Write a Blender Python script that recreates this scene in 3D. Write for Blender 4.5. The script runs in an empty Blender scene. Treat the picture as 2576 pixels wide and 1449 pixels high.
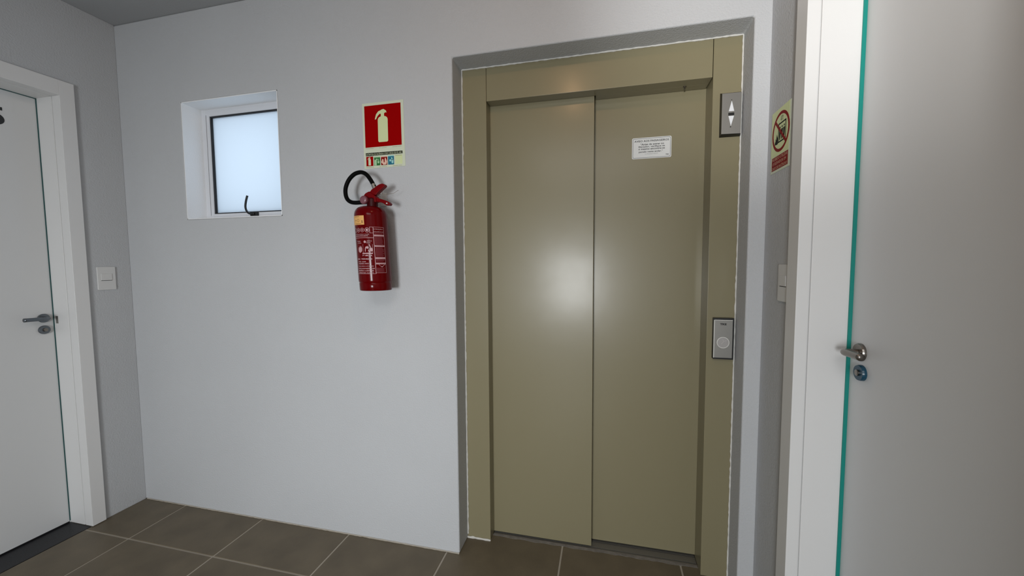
import bpy, bmesh, math, random
from mathutils import Vector, Matrix
random.seed(7)
scn = bpy.context.scene
COL = scn.collection
PI = math.pi

# ---------------------------------------------------------------- camera
cam_d = bpy.data.cameras.new('camera'); cam = bpy.data.objects.new('camera', cam_d); COL.objects.link(cam)
cam_d.sensor_fit = 'HORIZONTAL'; cam_d.sensor_width = 36.0; cam_d.lens = 977.23 * 36.0 / 2576.0
cam_d.clip_start = 0.02
CAMP = Vector((2.4833, -1.5627, 1.30)); yaw, pitch, roll = 0.233775, 0.063726, -0.006366
F = Vector((-math.sin(yaw) * math.cos(pitch), math.cos(yaw) * math.cos(pitch), -math.sin(pitch)))
R = Vector((math.cos(yaw), math.sin(yaw), 0)); U = R.cross(F)
R2 = R * math.cos(roll) + U * math.sin(roll); U2 = -R * math.sin(roll) + U * math.cos(roll)
M = Matrix((R2, U2, -F)).transposed().to_4x4(); M.translation = CAMP
cam.matrix_world = M
scn.camera = cam

# ---------------------------------------------------------------- world, lights, exposure
world = bpy.data.worlds.new('world'); scn.world = world; world.use_nodes = True
bg = world.node_tree.nodes['Background']; bg.inputs[0].default_value = (0.68, 0.80, 0.96, 1); bg.inputs[1].default_value = 1.38
scn.view_settings.view_transform = 'Standard'; scn.view_settings.look = 'None'
scn.view_settings.exposure = 0.0; scn.view_settings.gamma = 1.0; scn.view_settings.use_curve_mapping = False


def light(name, kind, loc, aim, power, color, **kw):
    d = bpy.data.lights.new(name, kind); d.energy = power; d.color = color
    for k, v in kw.items(): setattr(d, k, v)
    o = bpy.data.objects.new(name, d); COL.objects.link(o); o.location = loc
    o.rotation_euler = (Vector(aim) - Vector(loc)).to_track_quat('-Z', 'Y').to_euler()
    return o


H0 = 2.5413
YR = -4.2          # inner face of the rear wall, behind the camera
RX0, RX1, RZ0, RZ1 = 1.50, 2.50, 0.35, 1.60   # glazed opening in the rear wall
light('rear_window_daylight', 'AREA', (2.0, YR + 0.02, 0.98), (1.40, 0, 0.60), 24, (0.95, 0.98, 1.0),
      shape='RECTANGLE', size=0.7, size_y=0.9, spread=math.radians(92))
light('added_jamb_spot', 'SPOT', (2.05, -4.12, 1.05), (3.12, -0.1, 2.30), 480, (1.0, 0.99, 0.97),
      spot_size=math.radians(23), spot_blend=1.0, shadow_soft_size=0.12)  # added spot, brightens the upper right jamb and the glow on the lift
light('warm_ceiling_bulb', 'POINT', (2.26, -0.96, 2.46), (2.26, -0.96, 0), 4.3, (1.0, 0.58, 0.30), shadow_soft_size=0.03)

light('added_ceiling_fill', 'AREA', (2.3, -2.9, H0 - 0.03), (2.3, -2.9, 0), 29, (1.0, 0.99, 0.97), shape='RECTANGLE', size=1.3, size_y=1.3)  # added fill light for the floor, side walls and door leaves

# ---------------------------------------------------------------- materials
def srgb(r, g, b):
    f = lambda c: (c / 255 / 12.92) if c / 255 <= 0.04045 else ((c / 255 + 0.055) / 1.055) ** 2.4
    return (f(r), f(g), f(b), 1)


def mat(name, col, rough=0.6, metal=0.0, spec=0.5, bump=0.0, bscale=150.0, var=0.0, vscale=3.0, detail=3.0, coat=0.0,
        rvar=0.0, rscale=5.0):
    m = bpy.data.materials.new(name); m.use_nodes = True
    nt = m.node_tree; b = nt.nodes['Principled BSDF']
    b.inputs['Base Color'].default_value = col if len(col) == 4 else (*col, 1)
    b.inputs['Roughness'].default_value = rough; b.inputs['Metallic'].default_value = metal
    b.inputs['Specular IOR Level'].default_value = spec
    b.inputs['Coat Weight'].default_value = coat; b.inputs['Coat Roughness'].default_value = 0.21
    tc = nt.nodes.new('ShaderNodeNewGeometry')
    if bump:
        n = nt.nodes.new('ShaderNodeTexNoise'); n.inputs['Scale'].default_value = bscale; n.inputs['Detail'].default_value = detail
        nt.links.new(tc.outputs['Position'], n.inputs['Vector'])
        bp = nt.nodes.new('ShaderNodeBump'); bp.inputs['Strength'].default_value = 1.0; bp.inputs['Distance'].default_value = bump
        nt.links.new(n.outputs['Fac'], bp.inputs['Height']); nt.links.new(bp.outputs['Normal'], b.inputs['Normal'])
    if var:
        n = nt.nodes.new('ShaderNodeTexNoise'); n.inputs['Scale'].default_value = vscale; n.inputs['Detail'].default_value = 5
        nt.links.new(tc.outputs['Position'], n.inputs['Vector'])
        r = nt.nodes.new('ShaderNodeValToRGB')
        c = b.inputs['Base Color'].default_value
        r.color_ramp.elements[0].position = 0.3; r.color_ramp.elements[1].position = 0.7
        r.color_ramp.elements[0].color = (c[0] * (1 - var), c[1] * (1 - var), c[2] * (1 - var), 1)
        r.color_ramp.elements[1].color = (min(1, c[0] * (1 + var)), min(1, c[1] * (1 + var)), min(1, c[2] * (1 + var)), 1)
        nt.links.new(n.outputs['Fac'], r.inputs['Fac']); nt.links.new(r.outputs['Color'], b.inputs['Base Color'])
    if rvar:
        n = nt.nodes.new('ShaderNodeTexNoise'); n.inputs['Scale'].default_value = rscale; n.inputs['Detail'].default_value = 4
        nt.links.new(tc.outputs['Position'], n.inputs['Vector'])
        mr = nt.nodes.new('ShaderNodeMapRange'); mr.inputs['From Min'].default_value = 0.3; mr.inputs['From Max'].default_value = 0.7
        mr.inputs['To Min'].default_value = rough - rvar; mr.inputs['To Max'].default_value = rough + rvar
        nt.links.new(n.outputs['Fac'], mr.inputs['Value']); nt.links.new(mr.outputs['Result'], b.inputs['Roughness'])
    return m


WALL = mat('grey_wall_paint', (0.50, 0.512, 0.526), 0.72, bump=0.0016, bscale=150, spec=0.3, var=0.02, vscale=2)
CEIL = mat('ceiling_paint', (0.40, 0.41, 0.42), 0.85, bump=0.0006, bscale=120, spec=0.2)
WHITE = mat('white_lacquer', (0.72, 0.72, 0.715), 0.38, spec=0.5)
LEAF = mat('door_leaf_lacquer', (0.665, 0.675, 0.68), 0.45, spec=0.5, bump=0.00008, bscale=300)
TEAL = mat('teal_seal', (0.0, 0.24, 0.20), 0.45)
TEALD = mat('dark_teal_seal', (0.012, 0.075, 0.075), 0.5)
OLIVE = mat('olive_grey_enamel', (0.228, 0.202, 0.121), 0.36, spec=0.30, bump=0.00002, bscale=260, rvar=0.02, rscale=14, coat=0.26)
OLIVE.node_tree.nodes['Principled BSDF'].inputs['Coat Roughness'].default_value = 0.21
DARK = mat('dark_gap', (0.008, 0.008, 0.007), 0.8)
TRACK = mat('aluminium_track', (0.22, 0.21, 0.19), 0.5, metal=0.6)
CAULK = mat('white_filler', (0.62, 0.61, 0.57), 0.8, bump=0.001, bscale=90)
TILE = mat('brown_porcelain_tile', (0.138, 0.112, 0.074), 0.45, spec=0.4, bump=0.0003, bscale=90, var=0.16, vscale=7)
GROUT = mat('beige_grout', (0.40, 0.36, 0.30), 0.9, bump=0.0006, bscale=200)
GRANITE = mat('black_granite', (0.012, 0.012, 0.015), 0.45, spec=0.4, var=0.5, vscale=220)
ALU = mat('white_aluminium', (0.66, 0.67, 0.70), 0.4)
GASKET = mat('black_rubber', (0.01, 0.01, 0.011), 0.6)
BLACK = mat('black_plastic', (0.006, 0.006, 0.006), 0.45)
HOSE = mat('black_hose_rubber', (0.003, 0.003, 0.003), 0.5, spec=0.06)
RED = mat('red_extinguisher_enamel', srgb(92, 0, 3), 0.15, spec=0.16)
REDV = mat('red_valve_paint', srgb(108, 1, 6), 0.35, spec=0.15)
REDD = mat('dark_red_neck', srgb(55, 0, 3), 0.4, spec=0.15)
STEEL = mat('brushed_steel', (0.30, 0.29, 0.27), 0.42, metal=0.85)
STEELB = mat('bright_steel_edge', (0.85, 0.84, 0.80), 0.3, metal=0.4)
CHROME = mat('satin_nickel', (0.24, 0.22, 0.20), 0.3, metal=1.0)
DKNICK = mat('dark_nickel', (0.16, 0.18, 0.20), 0.3, metal=0.9)
BLUELOCK = mat('blue_film', (0.004, 0.055, 0.10), 0.3)
PALE = mat('photoluminescent_film', srgb(205, 212, 178), 0.5)
PALEG = mat('photoluminescent_green', srgb(208, 218, 168), 0.5, spec=0.2)
PALEB = mat('photoluminescent_border', srgb(205, 212, 190), 0.5)
SRED = mat('sign_red_ink', srgb(150, 0, 1), 0.6, spec=0.03)
SREDB = mat('sign_brown_red_ink', srgb(128, 10, 8), 0.55, spec=0.1)
SRED2 = mat('sign_text_pink', srgb(190, 140, 115), 0.5)
SBLK = mat('sign_black_ink', srgb(18, 20, 12), 0.6, spec=0.1)
SGRN = mat('sign_green_ink', srgb(40, 110, 50), 0.5)
SBLU = mat('sign_blue_ink', srgb(10, 105, 130), 0.5)
SLBLU = mat('sign_light_blue', srgb(150, 205, 200), 0.5)
SLGRN = mat('sign_light_green', srgb(165, 205, 160), 0.5)
GREYTX = mat('grey_print', srgb(150, 140, 112), 0.6)
PAPER = mat('white_label', srgb(215, 217, 216), 0.5)
INK = mat('dark_print', srgb(40, 42, 44), 0.6)
INKG = mat('mid_grey_print', srgb(110, 112, 115), 0.6)
YELL = mat('orange_label', srgb(222, 168, 98), 0.5)
YINK = mat('label_brown_print', srgb(120, 80, 40), 0.6)
PINK = mat('white_silkscreen_on_red', srgb(188, 148, 152), 0.45)
PINKD = mat('fine_print_on_red', srgb(122, 48, 56), 0.45)
GAUGE = mat('clear_cap_pinkish', srgb(122, 80, 88), 0.3)
PLASTIC = mat('white_switch_plastic', (0.66, 0.66, 0.65), 0.4)
WHITED = mat('milky_arrow_lens', srgb(225, 228, 232), 0.4)

# frosted pane : translucent glass
PANE = bpy.data.materials.new('frosted_glass'); PANE.use_nodes = True
nt = PANE.node_tree; nt.nodes.clear()
o_ = nt.nodes.new('ShaderNodeOutputMaterial'); tr = nt.nodes.new('ShaderNodeBsdfTranslucent'); gl = nt.nodes.new('ShaderNodeBsdfGlossy')
mx = nt.nodes.new('ShaderNodeMixShader'); tr.inputs[0].default_value = (0.93, 0.96, 0.97, 1); gl.inputs['Roughness'].default_value = 0.35
mx.inputs[0].default_value = 0.05
nt.links.new(tr.outputs[0], mx.inputs[1]); nt.links.new(gl.outputs[0], mx.inputs[2]); nt.links.new(mx.outputs[0], o_.inputs[0])

# ---------------------------------------------------------------- helpers
def link_mesh(name, bm, m, parent=None, origin=(0, 0, 0), smooth=False, bevel=0.0, kind=None):
    bmesh.ops.recalc_face_normals(bm, faces=bm.faces)
    bmesh.ops.translate(bm, verts=bm.verts, vec=-Vector(origin))
    me = bpy.data.meshes.new(name); bm.to_mesh(me); bm.free()
    if smooth:
        for p in me.polygons: p.use_smooth = True
    me.materials.append(m)
    o = bpy.data.objects.new(name, me); COL.objects.link(o)
    if parent: o.parent = parent
    if bevel:
        b = o.modifiers.new('bevel', 'BEVEL'); b.width = bevel; b.segments = 3; b.limit_method = 'ANGLE'; b.angle_limit = 0.7
    if kind: o['kind'] = kind
    return o


class Thing:
    def __init__(s, name, loc, label=None, cat=None, group=None, kind=None):
        s.o = bpy.data.objects.new(name, None); COL.objects.link(s.o); s.o.location = loc; s.loc = Vector(loc)
        s.o.empty_display_size = 0.05
        if label: s.o['label'] = label
        if cat: s.o['category'] = cat
        if group: s.o['group'] = group
        if kind: s.o['kind'] = kind

    def part(s, name, bm, m, smooth=False, bevel=0.0, parent=None, label=None, kind=None):
        o = link_mesh(name, bm, m, parent or s.o, s.loc, smooth, bevel, kind)
        if label: o['label'] = label
        return o


def box(bm, x0, x1, y0, y1, z0, z1):
    vs = [bm.verts.new((x, y, z)) for x in (x0, x1) for y in (y0, y1) for z in (z0, z1)]
    for f in ((0, 1, 3, 2), (4, 6, 7, 5), (0, 4, 5, 1), (2, 3, 7, 6), (0, 2, 6, 4), (1, 5, 7, 3)):
        bm.faces.new([vs[i] for i in f])
    return bm


def B(*a):
    bm = bmesh.new()
    if isinstance(a[0], (tuple, list)):
        for t in a: box(bm, *t)
    else: box(bm, *a)
    return bm


class Frame:            # flat drawing plane: u to the viewer's right, v up, n towards the viewer
    def __init__(s, o, u, v, n): s.o, s.u, s.v, s.n = Vector(o), Vector(u), Vector(v), Vector(n)
    def p(s, u, v, n=0.0): return s.o + s.u * u + s.v * v + s.n * n


def prism(bm, fr, pts, n0, n1):
    a = [bm.verts.new(fr.p(u, v, n0)) for u, v in pts]; b = [bm.verts.new(fr.p(u, v, n1)) for u, v in pts]
    k = len(pts)
    bm.faces.new(a[::-1]); bm.faces.new(b)
    for i in range(k): bm.faces.new((a[i], a[(i + 1) % k], b[(i + 1) % k], b[i]))


def rect(bm, fr, u0, u1, v0, v1, n0, n1): prism(bm, fr, [(u0, v0), (u1, v0), (u1, v1), (u0, v1)], n0, n1)


def rrect(u0, u1, v0, v1, r, seg=5):
    out = []
    for cx, cy, a0 in ((u1 - r, v0 + r, -90), (u1 - r, v1 - r, 0), (u0 + r, v1 - r, 90), (u0 + r, v0 + r, 180)):
        for i in range(seg + 1):
            a = math.radians(a0 + 90 * i / seg); out.append((cx + r * math.cos(a), cy + r * math.sin(a)))
    return out


def circ(cu, cv, r, seg=24): return [(cu + r * math.cos(2 * PI * i / seg), cv + r * math.sin(2 * PI * i / seg)) for i in range(seg)]


def band(bm, fr, outer, inner, n0, n1):      # ring between two loops of equal length
    k = len(outer)
    oa = [bm.verts.new(fr.p(*q, n1)) for q in outer]; ia = [bm.verts.new(fr.p(*q, n1)) for q in inner]
    ob = [bm.verts.new(fr.p(*q, n0)) for q in outer]; ib = [bm.verts.new(fr.p(*q, n0)) for q in inner]
    for i in range(k):
        j = (i + 1) % k
        bm.faces.new((oa[i], oa[j], ia[j], ia[i])); bm.faces.new((ob[j], ob[i], ib[i], ib[j]))
        bm.faces.new((oa[i], ob[i], ob[j], oa[j])); bm.faces.new((ia[j], ib[j], ib[i], ia[i]))


def text_pts(body, size, bold=0.0):
    cu = bpy.data.curves.new('t', 'FONT'); cu.body = body; cu.size = size; cu.align_x = 'LEFT'; cu.offset = bold * size
    cu.resolution_u = 8 if len(body) < 4 else 2
    ob = bpy.data.objects.new('t', cu); COL.objects.link(ob)
    dg = bpy.context.evaluated_depsgraph_get(); dg.update()
    me = bpy.data.meshes.new_from_object(ob.evaluated_get(dg))
    vs = [(v.co.x, v.co.y) for v in me.vertices]; fs = [tuple(p.vertices) for p in me.polygons]
    bpy.data.objects.remove(ob); bpy.data.curves.remove(cu); bpy.data.meshes.remove(me)
    return vs, fs


def text(bm, fn, body, u0, u1, v0, v1, n, bold=0.0):
    """fits the words into the given rectangle; fn(u, v, n) -> point"""
    vs, fs = text_pts(body, 1.0, bold)
    if not vs: return
    xs = [v[0] for v in vs]; ys = [v[1] for v in vs]
    a, b, c, d = min(xs), max(xs), min(ys), max(ys)
    q = [bm.verts.new(fn(u0 + (x - a) / (b - a) * (u1 - u0), v0 + (y - c) / (d - c) * (v1 - v0), n)) for x, y in vs]
    for f in fs:
        try: bm.faces.new([q[i] for i in f])
        except ValueError: pass


def lathe(bm, prof, c, axis='z', seg=48, xf=None):
    rings = []
    for r, h in prof:
        ring = []
        for i in range(seg):
            a = 2 * PI * i / seg; ca, sa = r * math.cos(a), r * math.sin(a)
            if axis == 'z': p = Vector((c[0] + ca, c[1] + sa, c[2] + h))
            elif axis == 'y': p = Vector((c[0] + ca, c[1] + h, c[2] + sa))
            else: p = Vector((c[0] + h, c[1] + ca, c[2] + sa))
            ring.append(bm.verts.new(xf(p) if xf else p))
        rings.append(ring)
    for a, b in zip(rings, rings[1:]):
        for i in range(seg): bm.faces.new((a[i], a[(i + 1) % seg], b[(i + 1) % seg], b[i]))
    bm.faces.new(rings[0][::-1]); bm.faces.new(rings[-1])


def tube(bm, pts, rad, seg=14, flat=1.0, up=None):
    pts = [Vector(p) for p in pts]; n = len(pts); rad = (list(rad) + [rad[-1]] * n)[:n] if isinstance(rad, (list, tuple)) else [rad] * n
    prev = None; rings = []
    for i, p in enumerate(pts):
        t = (pts[min(i + 1, n - 1)] - pts[max(i - 1, 0)]).normalized()
        if prev is None:
            a = Vector(up) if up else Vector((0, 0, 1))
            if abs(a.dot(t)) > 0.95: a = Vector((1, 0, 0))
        else: a = prev
        a = (a - t * a.dot(t)).normalized(); prev = a; b = t.cross(a)
        rings.append([bm.verts.new(p + a * math.cos(2 * PI * k / seg) * rad[i] * flat + b * math.sin(2 * PI * k / seg) * rad[i]) for k in range(seg)])
    for a, b in zip(rings, rings[1:]):
        for i in range(seg): bm.faces.new((a[i], a[(i + 1) % seg], b[(i + 1) % seg], b[i]))
    bm.faces.new(rings[0][::-1]); bm.faces.new(rings[-1])


def smooth_path(pts, sub=6):
    pts = [Vector(p) for p in pts]; out = []
    for i in range(len(pts) - 1):
        p0 = pts[max(i - 1, 0)]; p1 = pts[i]; p2 = pts[i + 1]; p3 = pts[min(i + 2, len(pts) - 1)]
        for k in range(sub):
            t = k / sub
            out.append(0.5 * ((2 * p1) + (p2 - p0) * t + (2 * p0 - 5 * p1 + 4 * p2 - p3) * t * t + (3 * p1 - p0 - 3 * p2 + p3) * t ** 3))
    out.append(pts[-1]); return out


def holed_wall(us, vs, holes, P, t):
    """slab with rectangular holes; P(u, v, d): point at depth d behind the visible face"""
    bm = bmesh.new(); cache = {}
    def V(u, v, d):
        k = (u, v, d)
        if k not in cache: cache[k] = bm.verts.new(P(u, v, d))
        return cache[k]
    def solid(i, j):
        if not (0 <= i < len(us) - 1 and 0 <= j < len(vs) - 1): return False
        cu, cv = (us[i] + us[i + 1]) / 2, (vs[j] + vs[j + 1]) / 2
        return not any(a < cu < b and c < cv < d for a, b, c, d in holes)
    for i in range(len(us) - 1):
        for j in range(len(vs) - 1):
            if not solid(i, j): continue
            a, b, c, d = us[i], us[i + 1], vs[j], vs[j + 1]
            bm.faces.new((V(a, c, 0), V(b, c, 0), V(b, d, 0), V(a, d, 0)))
            bm.faces.new((V(a, c, t), V(a, d, t), V(b, d, t), V(b, c, t)))
            if not solid(i - 1, j): bm.faces.new((V(a, c, 0), V(a, d, 0), V(a, d, t), V(a, c, t)))
            if not solid(i + 1, j): bm.faces.new((V(b, c, 0), V(b, c, t), V(b, d, t), V(b, d, 0)))
            if not solid(i, j - 1): bm.faces.new((V(a, c, 0), V(a, c, t), V(b, c, t), V(b, c, 0)))
            if not solid(i, j + 1): bm.faces.new((V(a, d, 0), V(b, d, 0), V(b, d, t), V(a, d, t)))
    return bm


# ---------------------------------------------------------------- room shell
XC, H = 3.0374, 2.5413
WX0, WX1, WZ0, WZ1 = 0.4100, 0.9888, 1.5334, 2.1143     # small window
EX0, EX1, EZ1 = 1.8615, 2.9835, 2.1516                    # lift opening
TB = 0.27
wb = holed_wall([-0.16, WX0, WX1, EX0, EX1, XC + 0.2], [0, WZ0, WZ1, EZ1, H],
                [(WX0, WX1, WZ0, WZ1), (EX0, EX1, 0, EZ1)], lambda u, v, d: Vector((u, d, v)), TB)
link_mesh('wall_back', wb, WALL, bevel=0.006, kind='structure')
# left and right walls with their door openings
LY, RY = -0.240, -0.278          # far jamb faces of the two doors
CW = 0.82                        # clear door width
wl = holed_wall([YR - 0.2, LY - CW - 0.03, LY + 0.03, 0], [0, 2.125, H], [(LY - CW - 0.03, LY + 0.03, 0, 2.125)],
                lambda u, v, d: Vector((-d, u, v)), 0.16)
link_mesh('wall_left', wl, WALL, bevel=0.002, kind='structure')
wr = holed_wall([YR - 0.2, RY - CW - 0.03, RY + 0.03, 0], [0, 2.125, H], [(RY - CW - 0.03, RY + 0.03, 0, 2.125)],
                lambda u, v, d: Vector((XC + d, u, v)), 0.16)
link_mesh('wall_right', wr, WALL, bevel=0.002, kind='structure')
wf = holed_wall([0, RX0, RX1, XC], [0, RZ0, RZ1, H], [(RX0, RX1, RZ0, RZ1)], lambda u, v, d: Vector((u, YR - d, v)), 0.16)
link_mesh('wall_front', wf, WALL, kind='structure')
link_mesh('ceiling', B(-0.16, XC + 0.2, YR - 0.2, TB, H, H + 0.12), CEIL, kind='structure')

# floor: grout bed plus tiles, each tile an object
floor = link_mesh('floor', B((-0.35, XC + 0.35, YR - 0.2, 0.160, -0.06, -0.0022), (-0.35, XC + 0.35, 0.160, 0.32, -0.06, -0.022)), GROUT, kind='structure')
TJX = [-0.2215 + 0.5055 * k for k in range(8)]; TJY = [-0.262 + 0.5055 * k for k in range(-8, 2)]
g = 0.0038
for i in range(len(TJX) - 1):
    for j in range(len(TJY) - 1):
        x0, x1 = max(TJX[i] + g, 0.001), min(TJX[i + 1] - g, XC - 0.001)
        y0, y1 = max(TJY[j] + g, YR + 0.001), min(TJY[j + 1] - g, 0.150)
        if x1 - x0 < 0.02 or y1 - y0 < 0.02: continue
        bm = B(x0, x1, y0, y1, -0.012, random.uniform(-0.0004, 0.0))
        t = link_mesh('tile', bm, TILE, parent=floor)
        b = t.modifiers.new('bevel', 'BEVEL'); b.width = 0.0012; b.segments = 1; b.limit_method = 'ANGLE'
# pale line of filler where the wall meets the tiles
def bead(bm, a, b, r, seg=5, step=0.012, jit=0.35):
    a, b = Vector(a), Vector(b); n = max(2, int((b - a).length / step)); pts = []; rr = []
    for i in range(n + 1):
        p = a.lerp(b, i / n) + Vector([random.uniform(-1, 1) * r * jit * 0.5 for _ in range(3)]); pts.append(p)
        rr.append(r * (1 + random.uniform(-jit, jit)))
    tube(bm, pts, rr, seg)
bm = bmesh.new(); bead(bm, (0.01, -0.0005, 0.0015), (EX0, -0.0005, 0.0015), 0.0030)
link_mesh('trim_1', bm, mat('cream_joint', (0.40, 0.365, 0.31), 0.9), kind='structure')

# ---------------------------------------------------------------- small window in the back wall
WY = 0.101
REVEAL = mat('reveal_painted_daylight', (0.86, 0.87, 0.88), 0.7, bump=0.0008, bscale=150)  # wall paint made whiter here: daylight on the reveal put into the colour
w1 = Thing('window_1', (WX0, WY, WZ0), kind='structure')
def ring_boxes(x0, x1, z0, z1, t, y0, y1):
    return B((x0, x0 + t, y0, y1, z0, z1), (x1 - t, x1, y0, y1, z0, z1), (x0 + t, x1 - t, y0, y1, z0, z0 + t), (x0 + t, x1 - t, y0, y1, z1 - t, z1))
w1.part('window_frame', ring_boxes(WX0 - 0.002, WX1 + 0.002, WZ0 - 0.002, WZ1 + 0.002, 0.032, WY, WY + 0.05), ALU, bevel=0.001)
w1.part('gasket', ring_boxes(WX0 + 0.029, WX1 - 0.029, WZ0 + 0.012, WZ1 - 0.012 - 0.004, 0.006, WY + 0.003, WY + 0.045), GASKET, label='dark gap around the sash')
sash = w1.part('sash', ring_boxes(WX0 + 0.036, WX1 - 0.036, WZ0 + 0.018, WZ1 - 0.020, 0.019, WY - 0.002, WY + 0.035), ALU, bevel=0.001)
w1.part('glazing_bead', ring_boxes(WX0 + 0.054, WX1 - 0.054, WZ0 + 0.036, WZ1 - 0.038, 0.0065, WY + 0.003, WY + 0.03), GASKET, parent=sash, label='thin black rubber bead')
w1.part('glass_pane', B(WX0 + 0.058, WX1 - 0.058, WY + 0.014, WY + 0.020, WZ0 + 0.040, WZ1 - 0.042), PANE, parent=sash, label='frosted bluish pane')
hd = w1.part('window_handle', B(0.716, 0.754, WY - 0.020, WY - 0.001, 1.550, 1.5705), BLACK, bevel=0.002, label='black cockspur handle')
bm = bmesh.new()
tube(bm, smooth_path([(0.745, WY - 0.020, 1.560), (0.722, WY - 0.024, 1.560), (0.7045, WY - 0.026, 1.573), (0.6965, WY - 0.026, 1.596), (0.7015, WY - 0.026, 1.624), (0.7105, WY - 0.025, 1.652)]), [0.0078] * 12 + [0.0066] * 14, 10, flat=0.6)
w1.part('lever', bm, BLACK, smooth=True, parent=hd)

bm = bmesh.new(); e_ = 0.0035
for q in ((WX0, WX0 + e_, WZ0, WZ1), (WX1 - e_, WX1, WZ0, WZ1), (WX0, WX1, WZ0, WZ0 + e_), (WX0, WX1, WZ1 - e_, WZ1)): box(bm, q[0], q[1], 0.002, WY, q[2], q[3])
w1.part('reveal_light_liner', bm, REVEAL, label='window reveal with daylight put into its colour')
# rear window, behind the camera
w2 = Thing('window_2', (RX0, YR - 0.1, RZ0), kind='structure')
w2.part('window_frame', ring_boxes(RX0, RX1, RZ0, RZ1, 0.05, YR - 0.10, YR - 0.05), ALU)
w2.part('glass_pane', B(RX0 + 0.04, RX1 - 0.04, YR - 0.08, YR - 0.074, RZ0 + 0.04, RZ1 - 0.04), PANE)

# ---------------------------------------------------------------- the two room doors
def door(name, XW, s, yf, leaf_d, co, g0, g1, seal, sealm, lz, rose_y, rose_r, rosem, lock_y, lock_z, lock_r, lockm, lever_len, lab):
    """s=+1: left wall (visible side +X); depth d runs into the wall"""
    T = Thing(name, (XW, yf, 0), kind='structure'); T.o['label'] = lab
    X = lambda d: XW - s * d
    def bx(y0, y1, d0, d1, z0, z1): return (min(X(d0), X(d1)), max(X(d0), X(d1)), min(y0, y1), max(y0, y1), z0, z1)
    yn = yf - CW; top = 2.093; ct = 2.163; cw = co - yf
    # casings
    def lprof():      # L-shaped moulding profile (depth, offset from the reveal)
        return [(-0.012, 0.0), (-0.012, cw), (0.0, cw), (0.0, 0.009), (g0, 0.009), (g0, 0.0)]
    for ye, sg in ((yf, 1), (yn, -1)):
        bm = bmesh.new(); prism(bm, Frame((0, 0, 0), (1, 0, 0), (0, 1, 0), (0, 0, 1)), [(X(d_), ye + sg * q_) for d_, q_ in lprof()], 0.003, ct)
        T.part('casing', bm, WHITE, bevel=0.0012)
    bm = bmesh.new(); prism(bm, Frame((0, 0, 0), (1, 0, 0), (0, 0, 1), (0, 1, 0)), [(X(d_), top + q_ * (ct - top) / cw if q_ == cw else top + q_) for d_, q_ in lprof()], yn, yf)
    T.part('casing', bm, WHITE, bevel=0.0012)
    T.part('jamb', B(bx(yf, yf + 0.028, g1, 0.158, 0.003, top + 0.025), bx(yf + 0.004, yf + 0.028, g0, g1, 0.003, top + 0.025)), WHITE, bevel=0.001)
    T.part('jamb', B(bx(yn - 0.028, yn, g1, 0.158, 0.003, top + 0.025), bx(yn - 0.028, yn - 0.004, g0, g1, 0.003, top + 0.025)), WHITE, bevel=0.001)
    T.part('jamb', B(bx(yf, yn, g1, 0.158, top, top + 0.025), bx(yf, yn, g0, g1, top + 0.004, top + 0.025)), WHITE, bevel=0.001)
    # seal between leaf and frame
    T.part('seal_strip', B(bx(yf - 0.003, yf + 0.001, leaf_d - seal, leaf_d + 0.004, 0.012, top), bx(yn - 0.001, yn + 0.003, leaf_d - seal, leaf_d + 0.004, 0.012, top),
                           bx(yf, yn, leaf_d - seal, leaf_d + 0.004, top - 0.003, top + 0.001)), sealm, label='teal rubber seal')
    lf = T.part('door_leaf', B(bx(yf - 0.0025, yn + 0.0025, leaf_d, leaf_d + 0.030, 0.008, top - 0.0025)), LEAF, bevel=0.001)
    T.part('light_leak_stop', B(bx(yf, yn, leaf_d + 0.006, leaf_d + 0.026, 0.0005, 0.0082)), GASKET, label='dark strip added to stop light under the leaf')  # added dark strip, blocks light leaking in below the leaf
    # threshold of black granite
    T.part('threshold', B(bx(yf - 0.0005, yn + 0.0005, 0.001, 0.200, -0.0021, 0.001)), GRANITE, label='black granite threshold')
    # handle, rose and lock
    def disc(y, z, r, h, m, nm, par=lf, lb=None):
        bm = bmesh.new()
        pr = [(r, 0.0), (r, h * 0.6), (r * 0.93, h), (r * 0.3, h)]
        lathe(bm, [(a, s * b) for a, b in pr], (X(leaf_d), y, z), 'x', 36)
        return T.part(nm, bm, m, parent=par, smooth=False, label=lb)
    disc(rose_y, lz, rose_r, 0.009, rosem, 'handle_rose')
    bm = bmesh.new(); q = 0.044
    path = smooth_path([(X(leaf_d - 0.008), rose_y, lz), (X(leaf_d - 0.026), rose_y, lz), (X(leaf_d - q + 0.006), rose_y - 0.002, lz),
                        (X(leaf_d - q), rose_y - 0.012, lz), (X(leaf_d - q), rose_y - lever_len * 0.5, lz + 0.001), (X(leaf_d - q), rose_y - lever_len, lz + 0.002)], 5)
    n = len(path); tube(bm, path, [0.0085 + 0.0012 * (i / n) for i in range(n)], 14, flat=0.95)
    T.part('lever_handle', bm, rosem, smooth=True, parent=lf, label='metal lever handle')
    disc(lock_y, lock_z, lock_r, 0.010, lockm, 'lock_rose')
    bm = bmesh.new(); lathe(bm, [(0.0085, 0), (0.0085, s * 0.004), (0.006, s * 0.005)], (X(leaf_d - 0.010), lock_y, lock_z), 'x', 20)
    T.part('lock_cylinder', bm, CHROME, parent=lf)
    if s > 0: T.part('strike_plate', B(bx(yf - 0.0015, yf + 0.001, leaf_d - 0.030, leaf_d - 0.016, lz - 0.030, lz + 0.006)), STEEL if s > 0 else WHITE)
    return T, lf


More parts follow.
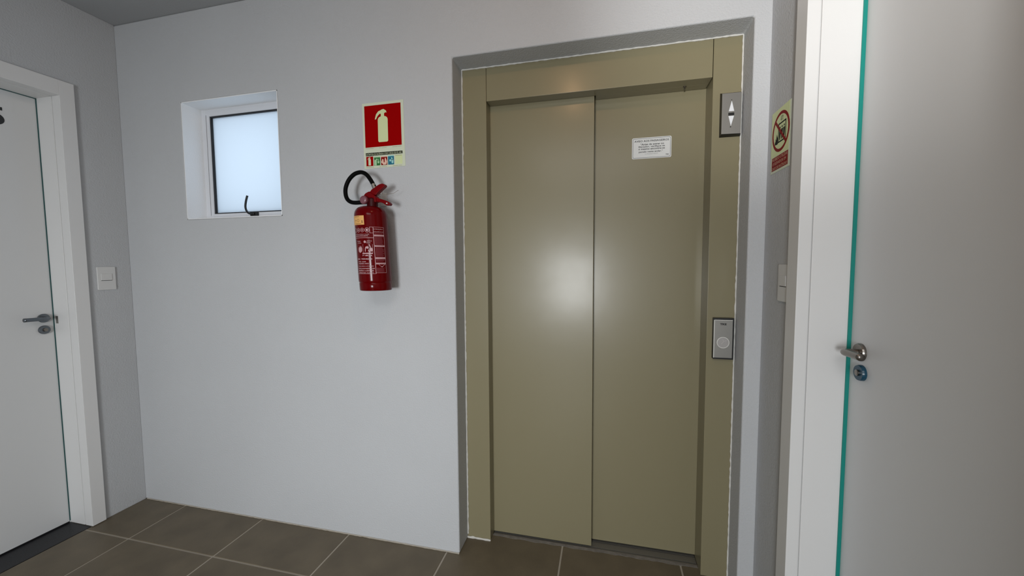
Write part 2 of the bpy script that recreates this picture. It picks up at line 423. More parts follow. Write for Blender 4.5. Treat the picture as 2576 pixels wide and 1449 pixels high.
d1, leaf1 = door('door_1', 0.0, 1, LY, 0.146, -0.1855, 0.038, 0.044, 0.003, TEALD, 1.050, -0.277, 0.021, DKNICK, -0.278, 0.994, 0.0205, DKNICK, 0.085,
                 'white door in the left wall with a dark lever handle and a black digit')
d2, leaf2 = door('door_2', XC, -1, RY, 0.128, -0.2145, 0.0205, 0.0235, 0.009, TEAL, 1.052, -0.327, 0.0240, CHROME, -0.335, 0.997, 0.0215, BLUELOCK, 0.080,
                 'white door in the right wall with a bright teal seal line')
# black digit stuck on the left leaf, cut by the picture's left edge
fl = Frame((-0.1458, 0, 0), (0, 1, 0), (0, 0, 1), (1, 0, 0))
bm = bmesh.new(); text(bm, fl.p, '5', -0.404, -0.3475, 1.929, 2.010, 0.0006, 0.02)
d1.part('door_number', bm, INK, parent=leaf1, label='black digit')

# ---------------------------------------------------------------- lift landing doors
FX0, FX1, FX2, FX3, FY = 1.8605, 1.9743, 2.8810, 2.9845, 0.1112
FZ0, FZ1 = 2.0064, EZ1 - 0.0005
LFT = Thing('elevator_entrance', (2.42, FY, 0), 'olive grey steel elevator entrance with two sliding door panels set into the back wall', 'elevator')
LFT.part('door_post', B(FX0, FX1 - 0.0008, FY, 0.262, 0.001, FZ1), OLIVE, bevel=0.0012)
LFT.part('door_post', B(FX2 + 0.0012, FX3 - 0.001, FY, 0.262, 0.001, FZ1), OLIVE, bevel=0.0012)
LFT.part('header_panel', B((FX1 + 0.0008, FX2 - 0.0012, FY, 0.169, FZ0, FZ1), (2.440, FX2 - 0.0012, 0.169, 0.214, FZ0, FZ1)), OLIVE, bevel=0.0012)
LFT.part('door_panel', B(FX1 - 0.03, 2.4355, 0.1734, 0.204, 0.0055, 2.03), OLIVE, bevel=0.0012, label='front left sliding panel')
LFT.part('door_panel', B(2.395, FX2 + 0.03, 0.2182, 0.246, 0.0075, 2.03), OLIVE, bevel=0.0012, label='recessed right sliding panel')
LFT.part('shaft_liner', B((FX0, FX3 - 0.001, 0.263, 0.268, -0.0215, FZ1)), DARK)
sill = LFT.part('sill_track', B((FX1, FX2, 0.1655, 0.1725, -0.02, -0.0005), (FX1, FX2, 0.1765, 0.2120, -0.02, -0.0005), (FX1, FX2, 0.2165, 0.262, -0.02, -0.0005)), TRACK, label='grooved metal sill')
LFT.part('sill_groove', B(FX1, FX2, 0.160, 0.262, -0.0215, -0.012), DARK)
bm = bmesh.new()
pr = [(FX1, 0.151)] + [(FX1 + (FX2 - FX1) * i / 40, 0.150 + random.uniform(-0.006, 0.003)) for i in range(1, 40)] + [(FX2, 0.148), (FX2, 0.165), (FX1, 0.165)]
prism(bm, Frame((0, 0, 0), (1, 0, 0), (0, 1, 0), (0, 0, 1)), pr, -0.012, 0.0004)
LFT.part('mortar_strip', bm, mat('rough_mortar', (0.20, 0.185, 0.165), 0.9, bump=0.001, bscale=150, var=0.2, vscale=40), label='rough mortar strip in front of the sill')
bm = bmesh.new(); lathe(bm, [(0.0065, 0.0), (0.0065, -0.0035), (0.0025, -0.005), (0.0025, -0.012)], (2.792, 0.172, FZ0), 'z', 14)
LFT.part('bolt', bm, CHROME, smooth=False)
bm = bmesh.new(); r_ = 0.0032
bead(bm, (EX0 + 0.002, FY - 0.002, 0.02), (EX0 + 0.002, FY - 0.002, EZ1), r_); bead(bm, (EX1 - 0.001, FY - 0.002, 0.0), (EX1 - 0.001, FY - 0.002, EZ1), r_)
bead(bm, (EX0, FY - 0.002, EZ1 - 0.002), (EX1, FY - 0.002, EZ1 - 0.002), r_ * 1.1); bead(bm, (EX0, FY - 0.002, 0.002), (FX1, FY - 0.002, 0.002), 0.005)
LFT.part('filler_bead', bm, CAULK, label='uneven white filler bead')

# printed notice stuck on the right lift panel
NY = 0.2180
fn_ = Frame((0, NY, 0), (1, 0, 0), (0, 0, 1), (0, -1, 0))
NT = Thing('printed_notice', (2.6735, NY, 1.787), 'small white printed notice for passengers on the right elevator panel', 'notice')
bm = bmesh.new(); prism(bm, fn_, rrect(2.594, 2.753, 1.743, 1.831, 0.006), 0.0, 0.0006); NT.part('backing', bm, PAPER)
bm = bmesh.new(); band(bm, fn_, rrect(2.5972, 2.7498, 1.7462, 1.8278, 0.005), rrect(2.5988, 2.7482, 1.7478, 1.8262, 0.004), 0.0006, 0.0008); NT.part('border_line', bm, INKG)
bm = bmesh.new()
text(bm, fn_.p, 'AVISO AOS PASSAGEIROS', 2.6035, 2.7430, 1.8125, 1.8205, 0.0009, 0.02)
text(bm, fn_.p, '“Antes de entrar no', 2.628, 2.7235, 1.7985, 1.8068, 0.0009, 0.02)
text(bm, fn_.p, 'Elevador, verifique se', 2.6215, 2.727, 1.7875, 1.7962, 0.0009, 0.02)
text(bm, fn_.p, 'o mesmo encontra-se', 2.6205, 2.727, 1.7795, 1.7862, 0.0009, 0.02)
text(bm, fn_.p, 'parado neste andar.”', 2.622, 2.719, 1.7665, 1.7752, 0.0009, 0.02)
text(bm, fn_.p, 'TKE', 2.7305, 2.7425, 1.7535, 1.7580, 0.0009, 0.03)
NT.part('lettering', bm, INK)
bm = bmesh.new(); text(bm, fn_.p, 'Lei Estadual 9.502/97', 2.648, 2.700, 1.7605, 1.7640, 0.0009)
NT.part('fine_print', bm, INKG)

# direction indicator and call button on the right post
fp = Frame((0, FY, 0), (1, 0, 0), (0, 0, 1), (0, -1, 0))
DI = Thing('direction_indicator', (2.945, FY, 1.858), 'steel lift direction indicator with up and down arrows, high on the right post', 'indicator')
bm = bmesh.new()
a = [(2.908, 1.777), (2.9815, 1.777), (2.9815, 1.942), (2.908, 1.942)]; b_ = [(2.9095, 1.7825), (2.9762, 1.7800), (2.9762, 1.9325), (2.9095, 1.9325)]
va = [bm.verts.new(fp.p(*q, 0.0)) for q in a]; vb = [bm.verts.new(fp.p(*q, 0.0225)) for q in b_]
bm.faces.new(va[::-1]); bm.faces.new(vb)
for i in range(4): bm.faces.new((va[i], va[(i + 1) % 4], vb[(i + 1) % 4], vb[i]))
DI.part('housing', bm, BLACK)
bm = bmesh.new(); prism(bm, fp, [(2.9095, 1.7832), (2.9758, 1.7815), (2.9758, 1.9318), (2.9095, 1.9318)], 0.0226, 0.0242)
DI.part('face_plate', bm, STEEL, bevel=0.0004)
bm = bmesh.new(); prism(bm, fp, [(2.9330, 1.8650), (2.9515, 1.8650), (2.9425, 1.9035)], 0.0240, 0.0248); DI.part('arrow_lens', bm, WHITED, label='white up arrow')
bm = bmesh.new(); prism(bm, fp, [(2.9325, 1.8478), (2.9415, 1.8105), (2.9515, 1.8478)], 0.0240, 0.0248); DI.part('arrow_lens', bm, WHITED, label='white down arrow')
bm = bmesh.new(); rect(bm, fp, 2.9318, 2.9520, 1.8490, 1.8595, 0.0240, 0.0247); DI.part('display_slot', bm, BLACK)
for a_ in ((2.9420, 1.9060, 0.0016), (2.9405, 1.8075, 0.0022)):
    bm = bmesh.new(); prism(bm, fp, circ(*a_, 10), 0.0240, 0.0247); DI.part('pin_hole', bm, BLACK)

CB = Thing('call_button_panel', (2.938, FY, 1.0), 'narrow steel lift call panel with round touch button at hand height on the right post', 'call panel')
bm = bmesh.new(); prism(bm, fp, rrect(2.9022, 2.9755, 0.9180, 1.0805, 0.001, 1), 0.0, 0.0195); CB.part('housing', bm, BLACK)
bm = bmesh.new(); prism(bm, fp, rrect(2.9030, 2.9695, 0.9245, 1.0740, 0.002, 3), 0.0196, 0.0225); CB.part('face_plate', bm, STEEL, bevel=0.0006)
bm = bmesh.new(); rect(bm, fp, 2.9028, 2.9052, 0.9245, 1.0738, 0.0196, 0.0229); rect(bm, fp, 2.9060, 2.9690, 1.0725, 1.0742, 0.0196, 0.0229); CB.part('polished_edge', bm, STEELB, label='bright polished edge')
bm = bmesh.new(); band(bm, fp, circ(2.9365, 0.9850, 0.0222, 40), circ(2.9365, 0.9850, 0.0202, 40), 0.0222, 0.0236); CB.part('button_ring', bm, STEELB, label='pale ring around the button')
bm = bmesh.new(); prism(bm, fp, circ(2.9365, 0.9850, 0.0200, 40), 0.0222, 0.0229)
bt = CB.part('touch_button', bm, mat('greyed_button', (0.40, 0.38, 0.37), 0.4, metal=0.4))
bm = bmesh.new()   # faint touching-hand mark
tube(bm, [fp.p(2.9300, 0.9790, 0.0228), fp.p(2.9365, 0.9865, 0.0228), fp.p(2.9410, 0.9915, 0.0228), fp.p(2.9485, 0.9925, 0.0228)], 0.0009, 6)
tube(bm, [fp.p(2.9335, 0.9985, 0.0228), fp.p(2.9375, 0.9955, 0.0228), fp.p(2.9365, 0.9905, 0.0228)], 0.0008, 6)
CB.part('hand_mark', bm, mat('pale_mark', (0.52, 0.50, 0.49), 0.4), parent=bt)
bm = bmesh.new(); text(bm, fp.p, 'TKE', 2.9240, 2.9475, 1.0535, 1.0615, 0.0229, 0.05); CB.part('lettering', bm, BLACK)

# ---------------------------------------------------------------- switches
def switch(loc, s, lab):
    T = Thing('light_switch', loc, lab, 'switch', 'white wall switches')
    fr = Frame(loc, (0, s, 0), (0, 0, 1), (s, 0, 0))
    bm = bmesh.new(); prism(bm, fr, rrect(-0.0375, 0.0375, -0.0585, 0.0585, 0.004), 0.0, 0.006); T.part('cover_plate', bm, PLASTIC, bevel=0.0012)
    bm = bmesh.new(); prism(bm, fr, rrect(-0.0235, 0.0215, -0.0095, 0.0240, 0.002), 0.006, 0.0082); T.part('rocker', bm, PLASTIC, bevel=0.0008)
    bm = bmesh.new(); rect(bm, fr, -0.0235, 0.0215, -0.0118, -0.0098, 0.0058, 0.0064); T.part('gap_line', bm, DARK)
    return T
switch((0.0, -0.1085, 1.2360), 1, 'white light switch on the left wall beside the door with the digit')
switch((XC, -0.1740, 1.2320), -1, 'white light switch on the narrow right wall, below the round prohibition sign')

# ---------------------------------------------------------------- extinguisher sign on the back wall
fb = Frame((0, 0, 0), (1, 0, 0), (0, 0, 1), (0, -1, 0))
ES = Thing('extinguisher_sign', (1.539, 0, 1.864), 'red and pale green fire extinguisher sign on the back wall above the extinguisher', 'sign')
bm = bmesh.new(); prism(bm, fb, [(1.440, 1.7225), (1.6405, 1.7245), (1.6365, 2.0045), (1.4370, 2.0045)], 0.0, 0.0018); ES.part('backing', bm, PALEB)
bm = bmesh.new(); prism(bm, fb, [(1.4485, 1.8140), (1.6255, 1.8150), (1.6240, 1.9930), (1.4475, 1.9930)], 0.0018, 0.0022); ES.part('red_field', bm, SRED)
def ext_icon(bm, fr, cu, v0, v1, w, n):
    h = v1 - v0; r = w * 0.30; top = v0 + h * 0.76
    body = [(cu - w / 2 + r * 0.3, v0), (cu + w / 2 - r * 0.3, v0), (cu + w / 2, v0 + r * 0.3)]
    for i in range(6): a = PI / 2 * i / 5; body.append((cu + w / 2 - r + r * math.cos(a), top - r + r * math.sin(a)))
    body += [(cu + w * 0.15, top + h * 0.015), (cu + w * 0.15, top + h * 0.085), (cu + w * 0.28, top + h * 0.115), (cu + w * 0.40, top + h * 0.10),
             (cu + w * 0.36, top + h * 0.16), (cu + w * 0.12, top + h * 0.215), (cu - w * 0.10, top + h * 0.205), (cu - w * 0.16, top + h * 0.19),
             (cu - w * 0.42, top + h * 0.165), (cu - w * 0.66, top + h * 0.08), (cu - w * 0.80, top - h * 0.07), (cu - w * 0.68, top - h * 0.07),
             (cu - w * 0.52, top + h * 0.02), (cu - w * 0.30, top + h * 0.085), (cu - w * 0.18, top + h * 0.085), (cu - w * 0.18, top + h * 0.015)]
    for i in range(6): a = PI / 2 + PI / 2 * i / 5; body.append((cu - w / 2 + r + r * math.cos(a), top - r + r * math.sin(a)))
    body.append((cu - w / 2, v0 + r * 0.3))
    prism(bm, fr, body, n - 0.0003, n)
bm = bmesh.new(); ext_icon(bm, fb, 1.5370, 1.8335, 1.9765, 0.0480, 0.0026); ES.part('extinguisher_symbol', bm, PALEG, label='pale extinguisher pictogram')
bm = bmesh.new(); prism(bm, fb, [(1.4490, 1.7772), (1.6285, 1.7782), (1.6280, 1.7900), (1.4485, 1.7905)], 0.0018, 0.0022); ES.part('black_band', bm, SBLK)
bm = bmesh.new(); text(bm, fb.p, 'EXTINTOR DE INCÊNDIO COM CARGA DE PÓ ABC', 1.4515, 1.6255, 1.7795, 1.7890, 0.0025, 0.0); ES.part('lettering', bm, PALE)
bm = bmesh.new()
for v0 in (1.8085, 1.7275):
    for u0, u1 in ((1.4500, 1.4880), (1.5150, 1.5250), (1.5270, 1.5520), (1.5800, 1.6050), (1.6070, 1.6240)): rect(bm, fb, u0, u1, v0, v0 + 0.0014, 0.0018, 0.0020)
ES.part('fine_print', bm, GREYTX, kind='stuff')
boxes = [(1.4505, 1.4850, SRED, 1.7335, 1.7745), (1.4890, 1.5195, SGRN, 1.7340, 1.7690), (1.5235, 1.5540, SREDB, 1.7340, 1.7690), (1.5575, 1.5865, SBLU, 1.7340, 1.7700), (1.5925, 1.6270, PALEG, 1.7345, 1.7735)]
for i, (u0, u1, m_, v0, v1) in enumerate(boxes):
    bm = bmesh.new(); rect(bm, fb, u0, u1, v0, v1, 0.0018, 0.0021); pic = ES.part('pictogram', bm, m_)
    bm = bmesh.new()
    if i == 0: ext_icon(bm, fb, (u0 + u1) / 2 - 0.0005, 1.7365, 1.7725, 0.0122, 0.0024); mm = PALE
    elif i == 1:
        prism(bm, fb, rrect(u0 + 0.002, u0 + 0.013, v0 + 0.0005, v0 + 0.025, 0.003), 0.0021, 0.0024); prism(bm, fb, circ(u0 + 0.0135, v1 - 0.009, 0.004, 12), 0.0021, 0.0024)
        prism(bm, fb, rrect(u0 + 0.017, u0 + 0.026, v0 + 0.009, v0 + 0.021, 0.004), 0.0021, 0.0024); prism(bm, fb, [(u0 + 0.018, v0 + 0.019), (u0 + 0.024, v0 + 0.019), (u0 + 0.022, v0 + 0.029)], 0.0021, 0.0024); rect(bm, fb, u0, u1, v1 - 0.0005, v1 + 0.0035, 0.0018, 0.0022); mm = SLGRN
    elif i == 2:
        prism(bm, fb, [(u0 + 0.001, v0 + 0.012), (u0 + 0.012, v0 + 0.001), (u1 - 0.004, v0 + 0.003), (u1 - 0.001, v0 + 0.014), (u1 - 0.008, v1 - 0.004), (u1 - 0.012, v1 - 0.006), (u1 - 0.013, v0 + 0.012), (u0 + 0.013, v0 + 0.011), (u0 + 0.012, v1 - 0.010), (u0 + 0.007, v1 - 0.008)], 0.0021, 0.0024)
        rect(bm, fb, u0, u1, v1 - 0.0005, v1 + 0.0035, 0.0018, 0.0022); mm = mat('sign_flesh', srgb(225, 185, 165), 0.5)
    elif i == 3:
        prism(bm, fb, circ(u0 + 0.011, v0 + 0.018, 0.0048, 14), 0.0021, 0.0024); prism(bm, fb, rrect(u0 + 0.017, u0 + 0.026, v0 + 0.005, v0 + 0.022, 0.004), 0.0021, 0.0024); prism(bm, fb, [(u0 + 0.018, v0 + 0.019), (u0 + 0.024, v0 + 0.019), (u0 + 0.020, v0 + 0.031), (u0 + 0.015, v0 + 0.030)], 0.0021, 0.0024)
        rect(bm, fb, u0, u1, v1 - 0.0005, v1 + 0.0035, 0.0018, 0.0022); mm = SLBLU
    else:
        rect(bm, fb, u0 + 0.001, u1 - 0.003, v1 - 0.0030, v1 - 0.0012, 0.0021, 0.0024); mm = GREYTX
    ES.part('pictogram_drawing', bm, mm, parent=pic)
# ---------------------------------------------------------------- prohibition sign on the right wall
fr_ = Frame((XC, 0, 0), (0, -1, 0), (0, 0, 1), (-1, 0, 0))
PS = Thing('prohibition_sign', (XC, -0.104, 1.698), 'pale green sign with red prohibition ring over an elevator, on the right wall', 'sign')
bm = bmesh.new(); rect(bm, fr_, 0.036, 0.1730, 1.5965, 1.7985, 0.0, 0.0018); PS.part('backing', bm, PALEB)
bm = bmesh.new(); rect(bm, fr_, 0.0362, 0.1660, 1.6490, 1.7983, 0.0018, 0.0020); PS.part('green_field', bm, PALEG)
CU, CV = 0.1060, 1.7215
bm = bmesh.new(); band(bm, fr_, circ(CU, CV, 0.0635, 48), circ(CU, CV, 0.0540, 48), 0.0020, 0.0023)
c45 = math.radians(-45); dx, dz = math.cos(c45), math.sin(c45); px_, pz_ = -dz * 0.0045, dx * 0.0045; L_ = 0.056
prism(bm, fr_, [(CU - dx * L_ - px_, CV - dz * L_ - pz_), (CU + dx * L_ - px_, CV + dz * L_ - pz_), (CU + dx * L_ + px_, CV + dz * L_ + pz_), (CU - dx * L_ + px_, CV - dz * L_ + pz_)], 0.0023, 0.0027)
PS.part('prohibition_ring', bm, SREDB)
bm = bmesh.new(); e = [(0.0880, 1.6880), (0.1445, 1.6880), (0.1445, 1.7500), (0.0880, 1.7500)]; ii = [(0.0925, 1.6925), (0.1400, 1.6925), (0.1400, 1.7455), (0.0925, 1.7455)]
band(bm, fr_, e, ii, 0.0020, 0.0022)
for cu_ in (0.101, 0.116, 0.131):
    prism(bm, fr_, circ(cu_, 1.7345, 0.0036, 12), 0.0020, 0.0022)
    prism(bm, fr_, [(cu_ - 0.0062, 1.7285), (cu_ + 0.0062, 1.7285), (cu_ + 0.0055, 1.7110), (cu_ + 0.0032, 1.6950), (cu_ + 0.0008, 1.6950), (cu_, 1.7080), (cu_ - 0.0008, 1.6950), (cu_ - 0.0032, 1.6950), (cu_ - 0.0055, 1.7110)], 0.0020, 0.0022)
prism(bm, fr_, [(0.1170, 1.7540), (0.1195, 1.7540), (0.1195, 1.7650), (0.1215, 1.7650), (0.1183, 1.7715), (0.1150, 1.7650), (0.1170, 1.7650)], 0.0020, 0.0022)
prism(bm, fr_, [(0.1060, 1.7715), (0.1085, 1.7715), (0.1085, 1.7605), (0.1105, 1.7605), (0.1073, 1.7540), (0.1040, 1.7605), (0.1060, 1.7605)], 0.0020, 0.0022)
prism(bm, fr_, [(0.0870, 1.6860), (0.0760, 1.6860), (0.0640, 1.6880), (0.0660, 1.6990), (0.0690, 1.6950), (0.0700, 1.7080), (0.0745, 1.7010), (0.0765, 1.7215), (0.0815, 1.7070), (0.0840, 1.7160), (0.0870, 1.7040)], 0.0020, 0.0022)
PS.part('elevator_symbol', bm, SBLK, label='black lift cabin with people and flames')
bm = bmesh.new(); rect(bm, fr_, 0.0450, 0.1640, 1.6040, 1.6475, 0.0018, 0.0021); PS.part('text_field', bm, SREDB)
bm = bmesh.new(); text(bm, fr_.p, 'PROIBIDO UTILIZAR', 0.0475, 0.1620, 1.6355, 1.6450, 0.0024, 0.02); text(bm, fr_.p, 'O ELEVADOR EM', 0.0520, 0.1530, 1.6215, 1.6310, 0.0024, 0.02)
text(bm, fr_.p, 'CASO DE INCÊNDIO', 0.0470, 0.1610, 1.6060, 1.6178, 0.0024, 0.02); PS.part('lettering', bm, SRED2)

# ---------------------------------------------------------------- fire extinguisher
BX, BY, BZ, BR = 1.5410, -0.095, 1.1905, 0.0668
tilt = 0.047
XT = Thing('fire_extinguisher', (BX, BY, BZ), 'red fire extinguisher with black looped hose hanging on the back wall', 'extinguisher')
def lean(p): p = Vector(p); p.x -= tilt * (p.z - BZ); return p
bm = bmesh.new()
prof = [(0.0600, 0.004), (0.0630, 0.0), (0.0650, 0.003), (0.0652, 0.030), (0.0640, 0.033), (BR - 0.0005, 0.037), (BR, 0.042), (BR, 0.307)]
for i in range(1, 9):
    a = PI / 2 * i / 9; prof.append((0.0228 + (BR - 0.0228) * math.cos(a) ** 0.72, 0.307 + 0.042 * math.sin(a) ** 0.95))
prof += [(0.0228, 0.351)]
lathe(bm, prof, (BX, BY, BZ), 'z', 64, lean)
body = XT.part('cylinder_body', bm, RED, smooth=True)
m_ = body.modifiers.new('edge', 'EDGE_SPLIT'); m_.split_angle = 0.8
# silkscreen on the cylinder; th: degrees from the direction that faces the room's right side (33 deg)
def cyl(u, v, n):    # u = arc length in metres from the 33-degree line, v = height above base
    a = math.radians(33) + u / BR
    return lean((BX + (BR + n) * math.sin(a), BY - (BR + n) * math.cos(a), BZ + v))
def crect(bm, u0, u1, v0, v1, n=0.0004):
    k = max(1, int(abs(u1 - u0) / 0.004)); prev = None
    for i in range(k + 1):
        u = u0 + (u1 - u0) * i / k; a = bm.verts.new(cyl(u, v0, n)); b = bm.verts.new(cyl(u, v1, n))
        if prev: bm.faces.new((prev[0], a, b, prev[1]))
        prev = (a, b)
def cpoly(bm, pts, n=0.0005): bm.faces.new([bm.verts.new(cyl(u, v, n)) for u, v in pts])
def cring(bm, cu, cv, r, w, n=0.0005, seg=18):
    o1 = [bm.verts.new(cyl(*q, n)) for q in circ(cu, cv, r, seg)]; i1 = [bm.verts.new(cyl(*q, n)) for q in circ(cu, cv, r - w, seg)]
    for i in range(seg): bm.faces.new((o1[i], o1[(i + 1) % seg], i1[(i + 1) % seg], i1[i]))
top, bot = 0.2600, 0.0700          # printed block heights
D0 = 0.004                          # divider
bm = bmesh.new()
for u0, u1, v0, v1 in ((D0 - 0.001, D0 + 0.0012, bot, top), (0.0480, 0.0492, bot + 0.004, top), (D0 - 0.014, D0 - 0.0125, top - 0.024, top), (D0 - 0.014, 0.0492, top - 0.0012, top),
                       (D0 - 0.014, D0, top - 0.025, top - 0.0238), (-0.105, D0, bot, bot + 0.0012), (D0, 0.0485, bot + 0.003, bot + 0.0042), (-0.105, D0, top - 0.0445, top - 0.0428),
                       (D0 + 0.002, 0.0480, top - 0.0375, top - 0.0310), (D0 + 0.002, 0.0480, top - 0.0800, top - 0.0740), (D0 + 0.002, 0.0480, top - 0.1300, top - 0.1225), (D0 + 0.002, 0.0480, top - 0.1515, top - 0.1450)):
    crect(bm, u0, u1, v0, v1, 0.0005)
for cu_, r in ((-0.020, 0.0095), (-0.040, 0.0085), (-0.059, 0.0085), (-0.078, 0.0085)): cring(bm, cu_, top - 0.0125, r, 0.0016)
cpoly(bm, circ(-0.020, top - 0.0125, 0.0048, 10)); cpoly(bm, circ(-0.040, top - 0.0125, 0.0034, 10)); cpoly(bm, circ(-0.059, top - 0.0125, 0.0032, 10))
cpoly(bm, [(D0 + 0.012, top - 0.1530), (D0 + 0.0395, top - 0.1530), (D0 + 0.026, top - 0.1640)])
T_ = lambda s_, u0, u1, v0, v1, b=0.02: text(bm, cyl, s_, u0, u1, v0, v1, 0.0006, b)
T_('ATENÇÃO', D0 + 0.0005, 0.0440, top - 0.0115, top - 0.0060); T_('INSTRUÇÕES DE USO', D0 + 0.0005, 0.0460, top - 0.0220, top - 0.0170)
T_('EXTINTOR DE INCÊNDIO PORTÁTIL', -0.085, -0.012, top - 0.0312, top - 0.0275); T_('INSPECIONAR MENSALMENTE', -0.085, -0.018, top - 0.0385, top - 0.0340)
T_('PUXE', -0.070, -0.052, top - 0.0600, top - 0.0560); T_('A TRAVA', -0.070, -0.048, top - 0.0670, top - 0.0630)
T_('APERTE O', -0.024, -0.004, top - 0.0590, top - 0.0550); T_('GATILHO', -0.026, -0.010, top - 0.0660, top - 0.0620)
cpoly(bm, circ(-0.032, top - 0.0600, 0.0052, 14))
# two pictograms: flame shape and hand with hose
cpoly(bm, [(-0.058, top - 0.1050), (-0.047, top - 0.0980), (-0.046, top - 0.0870), (-0.051, top - 0.0760), (-0.054, top - 0.0840), (-0.057, top - 0.0750), (-0.061, top - 0.0850), (-0.064, top - 0.0800), (-0.067, top - 0.0900), (-0.066, top - 0.0990)][::-1])
cpoly(bm, circ(-0.0085, top - 0.0905, 0.0062, 12)); cpoly(bm, circ(-0.0085, top - 0.0935, 0.0062, 12))
cpoly(bm, [(-0.0105, top - 0.0850), (-0.0170, top - 0.0710), (-0.0140, top - 0.0700), (-0.0080, top - 0.0840)])
cpoly(bm, circ(-0.0235, top - 0.0830, 0.0052, 9)); cpoly(bm, [(-0.0340, top - 0.1000), (-0.0310, top - 0.1000), (-0.0290, top - 0.0850), (-0.0240, top - 0.0800), (-0.0300, top - 0.0795), (-0.0330, top - 0.0860)])
cpoly(bm, [(-0.0190, top - 0.0920), (-0.0110, top - 0.1020), (-0.0140, top - 0.1030), (-0.0210, top - 0.0970)])
for u0 in (-0.0030, -0.0420): crect(bm, u0, u0 + 0.0009, top - 0.104, top - 0.070)
crect(bm, -0.046, -0.003, top - 0.1090, top - 0.1045)
T_('PÓ ABC 2-A', -0.046, -0.006, top - 0.1185, top - 0.1105, 0.05)
T_('20-B:C   PRESSURIZADO', -0.078, -0.007, top - 0.1325, top - 0.1265, 0.03); T_('NBR 15808', -0.072, -0.033, top - 0.1425, top - 0.1385)
T_('VALIDADE 5 ANOS', -0.072, -0.022, top - 0.1510, top - 0.1455, 0.03); T_('CARGA NOMINAL 4 kg PÓ QUÍMICO', -0.074, -0.003, top - 0.1615, top - 0.1560, 0.03)
T_('FOSFATO MONOAMÔNICO 55%', -0.076, 0.000, top - 0.1705, top - 0.1650, 0.03); T_('MANTER A 1 m DO FOGO', -0.074, -0.004, top - 0.1800, top - 0.1740, 0.03); T_('TEMPERATURA -10 A 50 °C', -0.076, -0.005, top - 0.1890 + 0.0015, top - 0.1835, 0.03)
XT.part('silkscreen', bm, PINK, parent=body, label='white printed block')
bm = bmesh.new()
for v1, v0 in ((top - 0.0240, top - 0.0305), (top - 0.0390, top - 0.0730), (top - 0.0810, top - 0.1215), (top - 0.1310, top - 0.1440), (top - 0.1660, top - 0.1850)):
    n = int((v1 - v0) / 0.0026)
    for i in range(n):
        crect(bm, D0 + 0.004, random.uniform(0.036, 0.047), v1 - (i + 1) * 0.0026 + 0.0012, v1 - i * 0.0026, 0.0005)
XT.part('fine_print', bm, PINKD, parent=body, label='rows of fine print', kind='stuff')
bm = bmesh.new(); crect(bm, -0.100, -0.0290, 0.2690, 0.3060, 0.0006)
lb_ = XT.part('orange_label', bm, YELL, parent=body, label='small orange label')
bm = bmesh.new(); cring(bm, -0.056, 0.2860, 0.0060, 0.0012, 0.0009); text(bm, cyl, 'X', -0.0415, -0.0335, 0.2745, 0.2860, 0.0009, 0.07)
for u0, u1, v0 in ((-0.080, -0.050, 0.3010), (-0.074, -0.044, 0.2725), (-0.078, -0.066, 0.2860)): crect(bm, u0, u1, v0, v0 + 0.0016, 0.0009)
XT.part('label_print', bm, YINK, parent=body)
# valve: side profile at Y = BY
fv = Frame((0, BY, 0), (1, 0, 0), (0, 0, 1), (0, -1, 0))
def Q(px, py):     # from measured positions in the valve's plane
    return (1.546 + 0.00187 * (px - 940) - 0.00005 * (py - 470), 1.621 - 0.00164 * (py - 470) - 0.00009 * (px - 940))
NX = 1.5350
bm = bmesh.new(); lathe(bm, [(0.0185, -0.012), (0.0225, -0.004), (0.0225, 0.032), (0.0190, 0.036)], (NX, BY, BZ + 0.348), 'z', 28)
XT.part('neck_collar', bm, REDD)
bm = bmesh.new(); prism(bm, fv, [Q(*q) for q in ((923, 509), (918, 492), (922, 487), (931, 482), (947, 494), (949, 509))], -0.0145, 0.0145)
XT.part('valve_body', bm, REDV, bevel=0.003)
bm = bmesh.new(); prism(bm, fv, [Q(*q) for q in ((931, 484), (937, 476.5), (944.5, 472), (950, 467.5), (956, 464), (962.5, 462.3), (967.5, 464), (969.3, 468.2), (966, 472), (959.5, 477.5), (951, 486), (947, 491.5), (939, 490))], -0.011, 0.011)
XT.part('squeeze_lever', bm, REDV, bevel=0.0025)
bm = bmesh.new(); prism(bm, fv, [Q(*q) for q in ((924, 492), (945, 492), (948, 497), (953.5, 499), (962, 501.5), (972, 505), (978.5, 507.8), (982.5, 512.5), (980, 516.8), (972, 516.3), (962.6, 510), (953, 508), (944, 507), (924, 508))], -0.010, 0.010)
hl = XT.part('carry_handle', bm, REDV, bevel=0.002)
for q, r in (((975.7, 512), 0.0027), ((939.7, 506.5), 0.0029)):
    bm = bmesh.new(); u, v = Q(*q); lathe(bm, [(r, -0.0165), (r, -0.010)], (u, BY, v), 'y', 12)
    XT.part('rivet', bm, STEELB, parent=hl)
# pressure gauge facing the room
GX, GZ = 1.5150, 1.5645
bm = bmesh.new(); lathe(bm, [(0.0100, 0.0), (0.0120, -0.010), (0.0165, -0.012), (0.0172, -0.022), (0.0160, -0.024)], (GX, BY - 0.010, GZ), 'y', 32)
gg = XT.part('pressure_gauge', bm, mat('gauge_rim', srgb(120, 60, 66), 0.35))
bm = bmesh.new(); lathe(bm, [(0.0148, -0.0241), (0.0140, -0.0255), (0.004, -0.0262)], (GX, BY - 0.010, GZ), 'y', 32); XT.part('gauge_glass', bm, GAUGE, parent=gg, smooth=True)
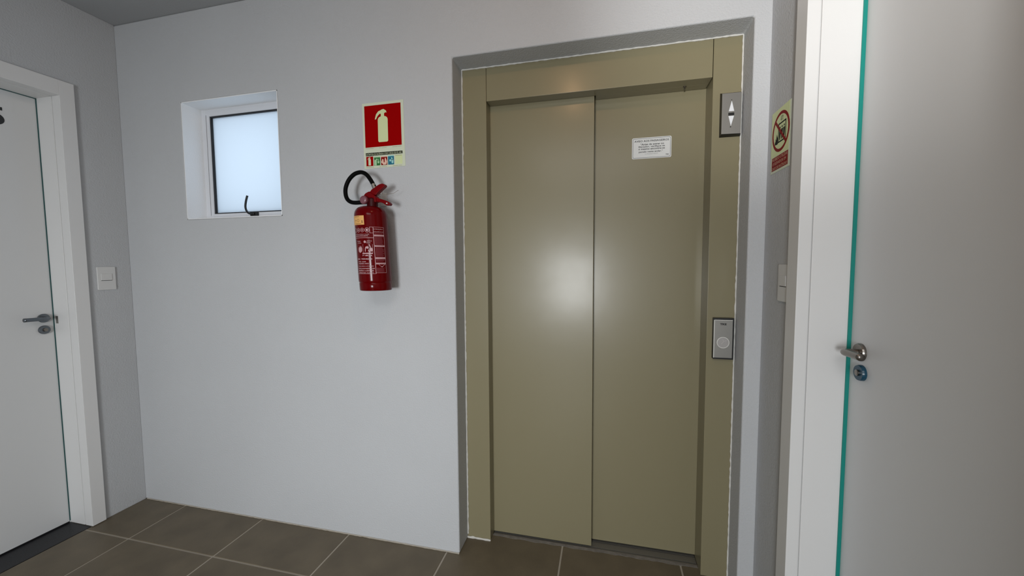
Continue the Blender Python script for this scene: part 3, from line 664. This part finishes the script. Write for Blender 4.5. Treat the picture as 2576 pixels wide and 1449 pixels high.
# hose
hp = [(1.5475, BY, 1.618), (1.5420, BY, 1.630), (1.529, BY, 1.652), (1.513, BY, 1.6720), (1.496, BY, 1.6825), (1.477, BY, 1.6850), (1.452, BY - .001, 1.6775), (1.4275, BY - .002, 1.656), (1.4130, BY - .004, 1.625),
      (1.4125, BY - .006, 1.597), (1.4220, BY - .008, 1.5745), (1.4400, BY - .009, 1.5620), (1.463, BY - .008, 1.5585), (1.490, BY - .004, 1.5600), (1.512, BY, 1.562)]
bm = bmesh.new(); tube(bm, smooth_path(hp, 6), 0.0086, 16); XT.part('hose', bm, HOSE, smooth=True, label='black rubber hose loop')
bm = bmesh.new(); tube(bm, [(1.5510, BY, 1.6080), (1.5405, BY, 1.6330)], [0.0093, 0.0090], 16); XT.part('hose_ferrule', bm, STEEL, label='grey crimped ferrule')
# safety pin ring, seal wire
bm = bmesh.new(); rg = [(1.572 + 0.011 * math.cos(a), BY + 0.004 * math.sin(a), 1.593 + 0.011 * math.sin(a)) for a in [2 * PI * i / 20 for i in range(21)]]; tube(bm, rg, 0.0012, 6)
tube(bm, [(1.556, BY, 1.5875), (1.572, BY, 1.5895), (1.585, BY, 1.580)], 0.0012, 6)
XT.part('safety_pin', bm, STEEL, smooth=True)
bm = bmesh.new(); tube(bm, smooth_path([(1.583, BY, 1.593), (1.5920, BY + 0.01, 1.5900), (1.604, BY + 0.02, 1.5930), (1.616, BY + 0.03, 1.597), (1.628, BY + 0.035, 1.6055), (1.634, BY + 0.04, 1.6110)], 4), 0.0008, 5)
XT.part('seal_wire', bm, mat('dull_wire', (0.22, 0.20, 0.17), 0.6), smooth=True)
# wall hook behind the neck
WH = Thing('wall_bracket', (1.540, 0, 1.60), 'small white metal wall bracket holding the fire extinguisher neck', 'bracket')
bm = B((1.516, 1.545, -0.0030, 0.0, 1.556, 1.614)); WH.part('mounting_plate', bm, PLASTIC, bevel=0.0008)
bm = bmesh.new(); tube(bm, [(1.533, -0.002, 1.575), (1.533, -0.045, 1.572), (1.5335, BY + 0.0225, 1.572)], 0.004, 8); WH.part('hook_arm', bm, PLASTIC, smooth=True)
